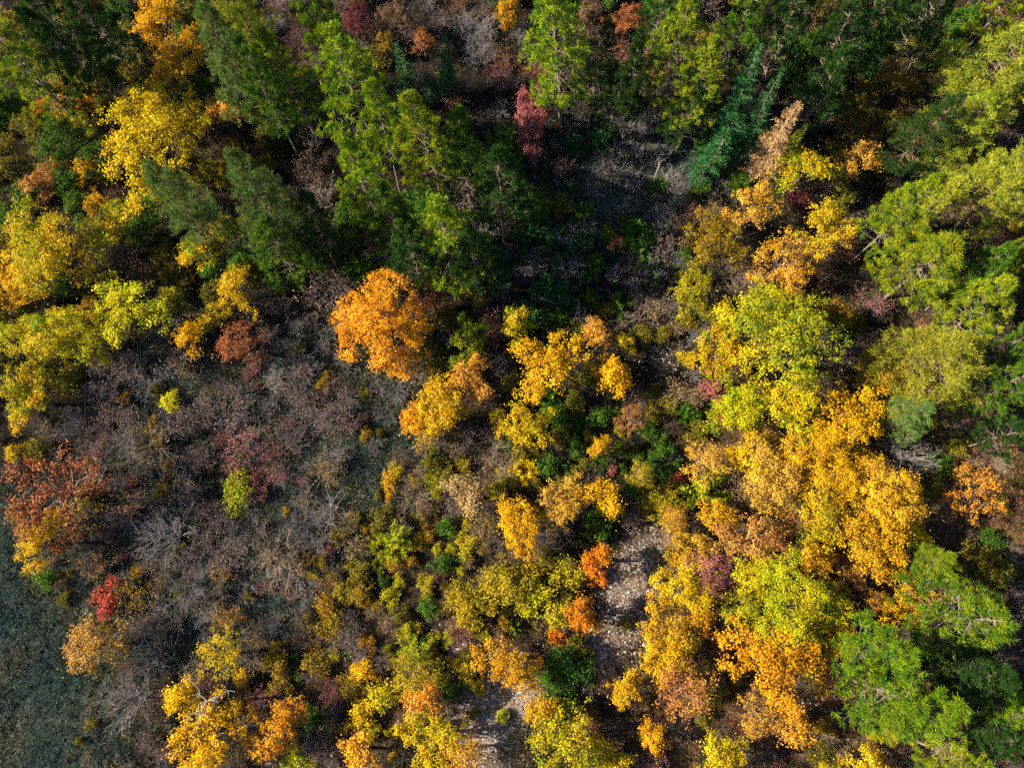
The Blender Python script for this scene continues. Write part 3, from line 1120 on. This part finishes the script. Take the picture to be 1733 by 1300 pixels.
n1, n2, n3 = noise(.35), noise(2.2), noise(11)
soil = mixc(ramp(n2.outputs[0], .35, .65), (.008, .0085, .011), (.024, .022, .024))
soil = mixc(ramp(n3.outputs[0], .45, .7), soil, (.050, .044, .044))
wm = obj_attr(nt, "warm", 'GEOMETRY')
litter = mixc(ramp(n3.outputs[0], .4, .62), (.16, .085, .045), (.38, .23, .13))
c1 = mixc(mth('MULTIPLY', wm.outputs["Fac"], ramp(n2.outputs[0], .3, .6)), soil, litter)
gs = obj_attr(nt, "grassy", 'GEOMETRY')
grs = mixc(ramp(n3.outputs[0], .35, .7), (.018, .034, .036), (.060, .090, .086))
grs = mixc(ramp(n1.outputs[0], .45, .7), grs, (.060, .062, .052))
gf = ramp(mth('ADD', gs.outputs["Fac"], mth('MULTIPLY', mth('SUBTRACT', n2.outputs[0], .5), 1.3)), .2, .75)
c2 = mixc(gf, c1, grs)
st = obj_attr(nt, "stony", 'GEOMETRY')
sf = ramp(mth('ADD', st.outputs["Fac"], mth('MULTIPLY', mth('SUBTRACT', n2.outputs[0], .5), 1.5)), .45, 1.0)
vor = nt.nodes.new("ShaderNodeTexVoronoi"); vor.inputs["Scale"].default_value = 7
L(geo.outputs["Position"], vor.inputs["Vector"])
stone = mixc(ramp(vor.outputs["Distance"], .1, .55), (.58, .53, .52), (.26, .20, .18))
stone = mixc(ramp(n3.outputs[0], .5, .68), stone, (.22, .13, .075))
c3 = mixc(mth('MULTIPLY', sf, .85), c2, stone)
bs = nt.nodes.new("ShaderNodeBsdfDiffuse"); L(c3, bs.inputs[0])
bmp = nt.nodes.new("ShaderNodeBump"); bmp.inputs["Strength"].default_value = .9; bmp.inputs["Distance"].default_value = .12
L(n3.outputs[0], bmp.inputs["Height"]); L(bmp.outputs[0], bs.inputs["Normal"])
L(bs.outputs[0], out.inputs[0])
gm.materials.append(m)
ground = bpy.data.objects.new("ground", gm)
ground["kind"] = "structure"
COL.objects.link(ground)

# ------------------------------------------------------------------ plants
def put(name, data, parent=None):
    o = bpy.data.objects.new(name, data)
    COL.objects.link(o)
    if parent is not None:
        o.parent = parent
    return o


PROTO_OF = {"P": "pine", "S": "scots", "C": "spruce", "c": "spruceS", "D": "deadspruce", "J": "juniper", "M": "sparse"}
BARK = {"O": (.17, .13, .105), "X": (.27, .21, .18), "P": (.27, .225, .20), "S": (.23, .175, .13), "C": (.30, .26, .21), "c": (.24, .21, .17), "D": (.46, .30, .19),
        "B": (.20, .15, .12), "M": (.24, .205, .22), "J": (.16, .13, .10)}
WOODNAME = {"B": "stems", "W": "stems", "M": "stems", "J": "stems"}
prev = {}
for n, it in enumerate(items):
    k = it["kind"]
    dep0 = at(it["x"], it["y"], 3.0)[2]
    rm = math.sqrt(it["rx"] * it["ry"]) * dep0 / F0
    if k == "O": key = "oakL" if rm > 2.9 else ("oakM" if rm > 1.65 else "oakS")
    elif k == "X": key = "oakX"
    elif k == "B": key = "bushL" if rm > 1.5 else "bush"
    elif k == "W": key = "twigL" if rm > 1.75 else "twig"
    else: key = PROTO_OF[k]
    lst = PROTO[key]
    vi = (prev.get(key, rnd.randrange(9)) + 1 + rnd.randrange(max(1, len(lst) - 1))) % len(lst)
    prev[key] = vi
    R, h, wm_, br_, lm_ = lst[vi]
    if it["h"]: hh = it["h"]
    elif k in "OX": hh = min(8.0, 1.45 * rm + 1.7) * rnd.uniform(.92, 1.1)
    elif k in "PS": hh = rnd.uniform(12, 15)
    elif k == "c": hh = rm * 4.2
    elif k == "B": hh = rm * 1.25 + .25
    elif k == "W": hh = rm * 1.25 + .6
    elif k == "M": hh = rm * 1.35 + .55
    elif k == "J": hh = rm * 1.7 + .2
    if k in "PS": hh *= 1.07
    zc = {"O": .70, "X": .70, "P": .66, "S": .66, "C": 1.0, "c": .75, "D": 1.0}.get(k, .55) * hh
    px, py, dep = at(it["x"], it["y"], zc)
    s = dep / F0
    gz = float(terrain(px, py))
    rx, ry = it["rx"] * s, it["ry"] * s
    grow = {"O": 1.24, "X": 1.28, "P": 1.06, "S": 1.02, "B": 1.22, "M": 1.22, "W": 1.2, "J": 1.25}.get(k, 1.0)
    if key == "oakS": grow = 1.14
    rx *= grow; ry *= grow
    if k in "PS": ry = rx
    root = put(NOUN[k][0], None)
    root.empty_display_size = .5
    root.location = (px, py, gz - .02)
    if abs(it["rx"] - it["ry"]) > 2:
        rz = rnd.choice((0, math.pi)) + rnd.uniform(-.25, .25)
    else:
        rz = rnd.uniform(0, 2 * math.pi)
    root.rotation_euler = (rnd.gauss(0, .03), rnd.gauss(0, .03), rz)
    zs = hh / h
    sx, sy = rx / R, ry / R
    if k in "PSCD":
        sx *= rnd.uniform(.95, 1.08); sy *= rnd.uniform(.95, 1.08)
    root.scale = (sx, sy, zs)
    root["label"] = it["label"]
    root["category"] = NOUN[k][2]
    root["group"] = GROUP[k]
    bk = TWIG.get(it["pal"], TWIG["grey"]) if k == "W" else BARK[k]
    j = rnd.uniform(.85, 1.15)
    w = put(WOODNAME.get(k, "trunk"), wm_, root)
    w["bark"] = [c * j for c in bk]
    if br_ is not None:
        q = put("branches", br_, w)
        q["bark"] = [c * j for c in bk]; q["kind"] = "stuff"
    if lm_ is not None:
        f = put("needles" if k in "PSCcJD" else ("foliage" if k in "BM" else "crown"), lm_, root)
        a, b, _ = PAL[it["pal"]]
        jj = rnd.uniform(.9, 1.1); hue = rnd.uniform(-.06, .06)
        sh = lambda c: [min(.88, c[0] * jj * (1 + hue)), min(.85, c[1] * jj * (1 - hue)), c[2] * jj]
        if it["ref"] or rnd.random() < .75:
            alt = {"gold": ["yolive", "yellow", "tan", "ogold", "lime"], "yellow": ["yg", "lime", "yolive"], "orange": ["tan", "gold", "ogold"], "tan": ["gold", "orange", "rust"], "lime": ["green", "yg"]}.get(it["pal"])
            if alt:
                b2 = PAL[rnd.choice(alt)][rnd.choice((0, 1))]
                b = tuple(.45 * p_ + .55 * q_ for p_, q_ in zip(b, b2)) if it["ref"] else b2
        f["col_a"] = sh(a); f["col_b"] = sh(b)

# dead grey limb over the bottom left yellow tree, and a broken pale trunk in the shaded clearing
rg = np.random.default_rng(9)
def px3(x, y, z):
    a = at(x, y, z); return np.array([a[0], a[1], z])
segs = []
p = [px3(352, 1188, 4.2), px3(330, 1210, 4.0), px3(312, 1224, 3.7)]
hub = p[0]
base = px3(352, 1200, .0)
limb(rg, segs, base, hub, .10, .075, .1, 4)
for tgt, r in (((312, 1224), .07), ((311, 1140), .055), ((398, 1172), .05), ((330, 1248), .045), ((372, 1178), .04), ((340, 1215), .05)):
    e = px3(tgt[0], tgt[1], 4.6 + rg.uniform(-.4, .4))
    pts = limb(rg, segs, hub, e, r, .02, .22, 4)
    for q in pts[1:-1]:
        for _ in range(2):
            segs.append((q, q + unit(rg.normal(size=3)) * rg.uniform(.4, .9), .018, .007))
o = put("dead_tree", wood("dead_tree", tubes(segs, 6)))
o["bark"] = [.30, .28, .27]; o["label"] = "dead grey forked tree reaching over the bottom left yellow tree"; o["category"] = "dead tree"
segs = []
a, b = px3(1104, 312, .12), px3(1116, 276, .3)
limb(rg, segs, a, b, .03, .065, .12, 5)
for _ in range(5):
    q = a + (b - a) * rg.uniform(.2, .9); segs.append((q, q + unit(rg.normal(size=3)) * .5, .02, .008))
o = put("fallen_log", wood("fallen_log", tubes(segs, 6)))
o["bark"] = [.33, .31, .30]; o["label"] = "short pale broken trunk lying in the shaded clearing"; o["category"] = "log"

# ------------------------------------------------------------------ uncountable cover: grass, litter, dry stalks, stones
def stuff(name, me, label, cat, **props):
    o = put(name, me)
    o["kind"] = "stuff"; o["label"] = label; o["category"] = cat
    for k_, v_ in props.items():
        o[k_] = v_
    return o


def scatter(rng, n, accept):
    got, tot = [], 0
    for _ in range(12):
        x = rng.uniform(-60, 60, n * 3); y = rng.uniform(-18, 64, n * 3)
        u, v = to_px(np.stack([x, y, np.zeros_like(x)], -1))
        ok = (u > -90) & (u < W0 + 90) & (v > -60) & (v < H0 + 90)
        x, y = x[ok], y[ok]
        k_ = rng.uniform(size=len(x)) < accept(x, y)
        got.append(np.stack([x[k_], y[k_]], -1)); tot += k_.sum()
        if tot >= n:
            break
    g = np.concatenate(got)[:n]
    return np.concatenate([g, terrain(g[:, 0], g[:, 1])[:, None]], 1)


rng = np.random.default_rng(77)
c = scatter(rng, 15000, lambda x, y: np.clip(blob(x, y, GRASS) * (.45 + .75 * np.clip(.5 + .8 * np.sin(x * 2.3 + 2.2 * np.sin(y * 1.1)) * np.sin(y * 2.1 + 1.9 * np.sin(x * .9)), 0, 1)), 0, 1) * (1 - .8 * np.clip(blob(x, y, STONY), 0, 1)))
ii = np.repeat(np.arange(len(c)), 14)
lean_ = rng.normal(size=(len(c), 3)) * np.array([.5, .5, 0])
d = unit(rng.normal(size=(len(ii), 3)) * np.array([.55, .55, .3]) + np.array([.25, -.1, .7]) + lean_[ii])
v, f = blades(rng, c[ii] + rng.normal(size=(len(ii), 3)) * np.array([.09, .09, 0]), d, .52 * rng.uniform(.55, 1.35, len(c))[ii], .045)
val = np.clip(rng.normal(1, .22, len(ii)) * rng.uniform(.35, 1.6, len(c))[ii] * (.7 + .6 * (.5 + .5 * np.sin(c[:, 0] * 3.1 + 2 * np.sin(c[:, 1] * 1.9)) * np.sin(c[:, 1] * 3.7)))[ii], .3, 1.7)
patch = .5 + .5 * np.sin(c[:, 0] * .55 + 1.5 * np.sin(c[:, 1] * .41)) * np.sin(c[:, 1] * .62 + 1.2 * np.sin(c[:, 0] * .37))
mx = np.clip((.75 * patch ** 2 + .55 * rng.uniform(size=len(c)) ** 3)[ii], 0, 1)
stuff("meadow_grass", make_mesh("meadow_grass", [(v, f, {"mixf": mx, "val": val}, 0)], [M_NEEDLE]), "dark blue-green tussocky grass of the meadow and glades", "grass",
      col_a=[.085, .165, .16], col_b=[.25, .25, .19])

COOL = near_px([(330, 700, 330, 1.), (400, 950, 260, 1.), (980, 430, 230, 1.), (1050, 270, 200, 1.), (780, 90, 200, .8), (560, 1100, 160, .6), (1100, 640, 120, .8)])
clump = lambda x, y: .5 + .5 * np.sin(x * 1.3 + 2 * np.sin(y * .9)) * np.sin(y * 1.5 + 1.7 * np.sin(x * .8))


def brush(name, n, accept, per, ln, wd, label, cat, ca, cb, mat):
    c = scatter(rng, n, accept)
    ii = np.repeat(np.arange(len(c)), per)
    sp = rng.uniform(.6, 1.5, len(c))[ii][:, None]
    d = unit(rng.normal(size=(len(ii), 3)) * np.array([.8, .8, .35]) + np.array([0, 0, .75]))
    st = c[ii] + rng.normal(size=(len(ii), 3)) * np.array([.16, .16, .0]) * sp
    st[:, 2] += np.abs(rng.normal(0, .16, len(ii)))
    v, f = blades(rng, st, d, ln * sp[:, 0], wd)
    val = np.clip(rng.normal(1, .25, len(ii)) * rng.uniform(.55, 1.35, len(c))[ii], .35, 1.6)
    stuff(name, make_mesh(name, [(v, f, {"mixf": rng.uniform(size=len(c))[ii], "val": val}, 0)], [mat]), label, cat, col_a=ca, col_b=cb)


keepout = lambda x, y: np.clip(1 - 1.0 * blob(x, y, GRASS[:4]) - .8 * blob(x, y, STONY), .02, 1)
brush("grey_brushwood", 8000, lambda x, y: keepout(x, y) * np.clip(blob(x, y, COOL), .12, 1) * (.35 + .65 * clump(x, y)), 13, .62, .024,
      "tangled grey and mauve twigs covering the ground between the bare shrubs", "brushwood", [.085, .085, .10], [.022, .032, .030], M_BRUSH)
brush("dry_undergrowth", 12000, lambda x, y: keepout(x, y) * np.clip(1.1 - blob(x, y, COOL), .1, 1) * (.3 + .7 * clump(y, x)), 11, .55, .028,
      "dry straw and brown stalks covering the wood floor", "undergrowth", [.16, .105, .055], [.04, .045, .018], M_BRUSH)
c = scatter(rng, 6500, lambda x, y: keepout(x, y) * np.clip(1.15 - blob(x, y, COOL), .12, 1) * clump(x + 3, y + 5))
ii = np.repeat(np.arange(len(c)), 22)
sp = rng.uniform(.16, .36, len(c))[ii][:, None]
o_ = rng.normal(size=(len(ii), 3)) * sp * np.array([1, 1, .5]); o_[:, 2] = np.abs(o_[:, 2]) + .08
v, f = leaves(rng, c[ii] + o_, unit(rng.normal(size=(len(ii), 3)) * .7 + np.array([0, 0, 1])), .12, .085)
stuff("low_leafy_growth", make_mesh("low_leafy_growth", [(v, f, {"mixf": np.clip(rng.uniform(size=len(c))[ii] + rng.normal(0, .12, len(ii)), 0, 1), "val": np.clip(rng.normal(1, .2, len(ii)), .5, 1.4)}, 0)], [M_LEAF]),
      "low olive and green leafy growth among the trees", "undergrowth", col_a=[.07, .14, .015], col_b=[.30, .22, .03])

c = scatter(rng, 55000, lambda x, y: np.clip(.30 + .8 * blob(x, y, WARM) - .5 * blob(x, y, GRASS[:4]), .035, 1))
c[:, 2] += .05
v, f = leaves(rng, c, unit(rng.normal(size=(len(c), 3)) * .45 + np.array([0, 0, 1])), .14, .10)
stuff("fallen_leaves", make_mesh("fallen_leaves", [(v, f, {"mixf": rng.uniform(size=len(c)), "val": np.clip(rng.normal(1, .3, len(c)), .4, 1.6)}, 0)], [M_LEAF]),
      "brown and orange fallen leaves scattered over the ground", "leaf litter", col_a=[.24, .12, .05], col_b=[.11, .07, .05])

m, nt, out = new_mat("limestone")
vl = obj_attr(nt, "val", 'GEOMETRY')
hs = nt.nodes.new("ShaderNodeHueSaturation"); hs.inputs["Color"].default_value = (.60, .57, .57, 1)
nt.links.new(vl.outputs["Fac"], hs.inputs["Value"])
bs = nt.nodes.new("ShaderNodeBsdfDiffuse"); nt.links.new(hs.outputs[0], bs.inputs[0]); nt.links.new(bs.outputs[0], out.inputs[0])
c = scatter(rng, 11000, lambda x, y: np.clip(blob(x, y, STONY), 0, 1) ** 1.8 + .003)
base8 = np.array([[1, 0, 0], [.3, .9, 0], [-.8, .6, 0], [-.8, -.6, 0], [.4, -.9, 0], [.1, .1, .8]])
fs = np.array([[0, 1, 5], [1, 2, 5], [2, 3, 5], [3, 4, 5], [4, 0, 5]])
n = len(c)
sz = (rng.uniform(.03, .085, n) * (1 + 1.0 * (rng.uniform(size=n) < .05)))[:, None, None]
an = rng.uniform(0, 6.28, n)
vv = base8[None] * sz * rng.uniform(.6, 1.3, (n, 6, 3))
ca, sa = np.cos(an)[:, None], np.sin(an)[:, None]
vv = np.stack([vv[..., 0] * ca - vv[..., 1] * sa, vv[..., 0] * sa + vv[..., 1] * ca, vv[..., 2]], -1) + c[:, None]
ff = (fs[None] + (np.arange(n) * 6)[:, None, None]).reshape(-1, 3)
stuff("scattered_stones", make_mesh("scattered_stones", [(vv.reshape(-1, 3), ff, {"val": np.repeat(rng.uniform(.5, 1.15, n), 5)}, 0)], [m]),
      "pale limestone rubble scattered over the bare track and clearings", "stones")

# the wood goes on beyond the picture's edges
rng = np.random.default_rng(91)
parts_l, parts_w = [], []
def raw(me):
    v = np.empty(len(me.vertices) * 3, np.float32); me.vertices.foreach_get("co", v)
    li = np.empty(len(me.loops), np.int32); me.loops.foreach_get("vertex_index", li)
    k_ = me.polygons[0].loop_total
    a_ = {q: np.empty(len(me.polygons), np.float32) for q in ("mixf", "val")}
    for q in a_: me.attributes[q].data.foreach_get("value", a_[q])
    return v.reshape(-1, 3), li.reshape(-1, k_), a_
RAW = [raw(PROTO["oakL"][i][4]) for i in range(3)]
RAWW = [raw(PROTO["oakL"][i][2]) for i in range(3)]
spots = []
for t_ in range(4000):
    x, y = rng.uniform(-90, 90), rng.uniform(-42, 96)
    u, w_ = to_px(np.array([x, y, 7.]))
    u0, w0 = to_px(np.array([x, y, 0.]))
    mg = 95
    if -mg < u < W0 + mg and -mg < w_ < H0 + mg or -mg < u0 < W0 + mg and -mg < w0 < H0 + mg:
        continue
    if x < -38 and y < 6:                       # open meadow to the lower left
        continue
    if any((x - a_) ** 2 + (y - b_) ** 2 < 45 for a_, b_ in spots):
        continue
    spots.append((x, y))
for q, (x, y) in enumerate(spots[:120]):
    i = q % 3
    v, f, a_ = RAW[i]
    sel = rng.permutation(len(f))[:1700]
    fv = v[f[sel]]
    cen = fv.mean(1, keepdims=True)
    fv = cen + (fv - cen) * 1.9
    an = rng.uniform(0, 6.28); s_ = rng.uniform(.75, 1.05)
    rot = np.array([[math.cos(an), -math.sin(an), 0], [math.sin(an), math.cos(an), 0], [0, 0, 1]])
    tz = np.array([x, y, float(terrain(x, y)) * .5])
    fv = (fv.reshape(-1, 3) @ rot.T) * s_ + tz
    parts_l.append((fv, np.arange(len(fv)).reshape(-1, 4), {"mixf": np.full(len(sel), rng.uniform()), "val": a_["val"][sel]}, 0))
    v, f, a_ = RAWW[i]
    parts_w.append(((v @ rot.T) * s_ + tz, f, {}, 1))
stuff("surrounding_wood", make_mesh("surrounding_wood", parts_l + parts_w, [M_LEAF, M_BARK]), "autumn wood going on beyond the edges of the picture", "woodland",
      col_a=[.60, .34, .02], col_b=[.10, .20, .02], bark=[.17, .13, .10])
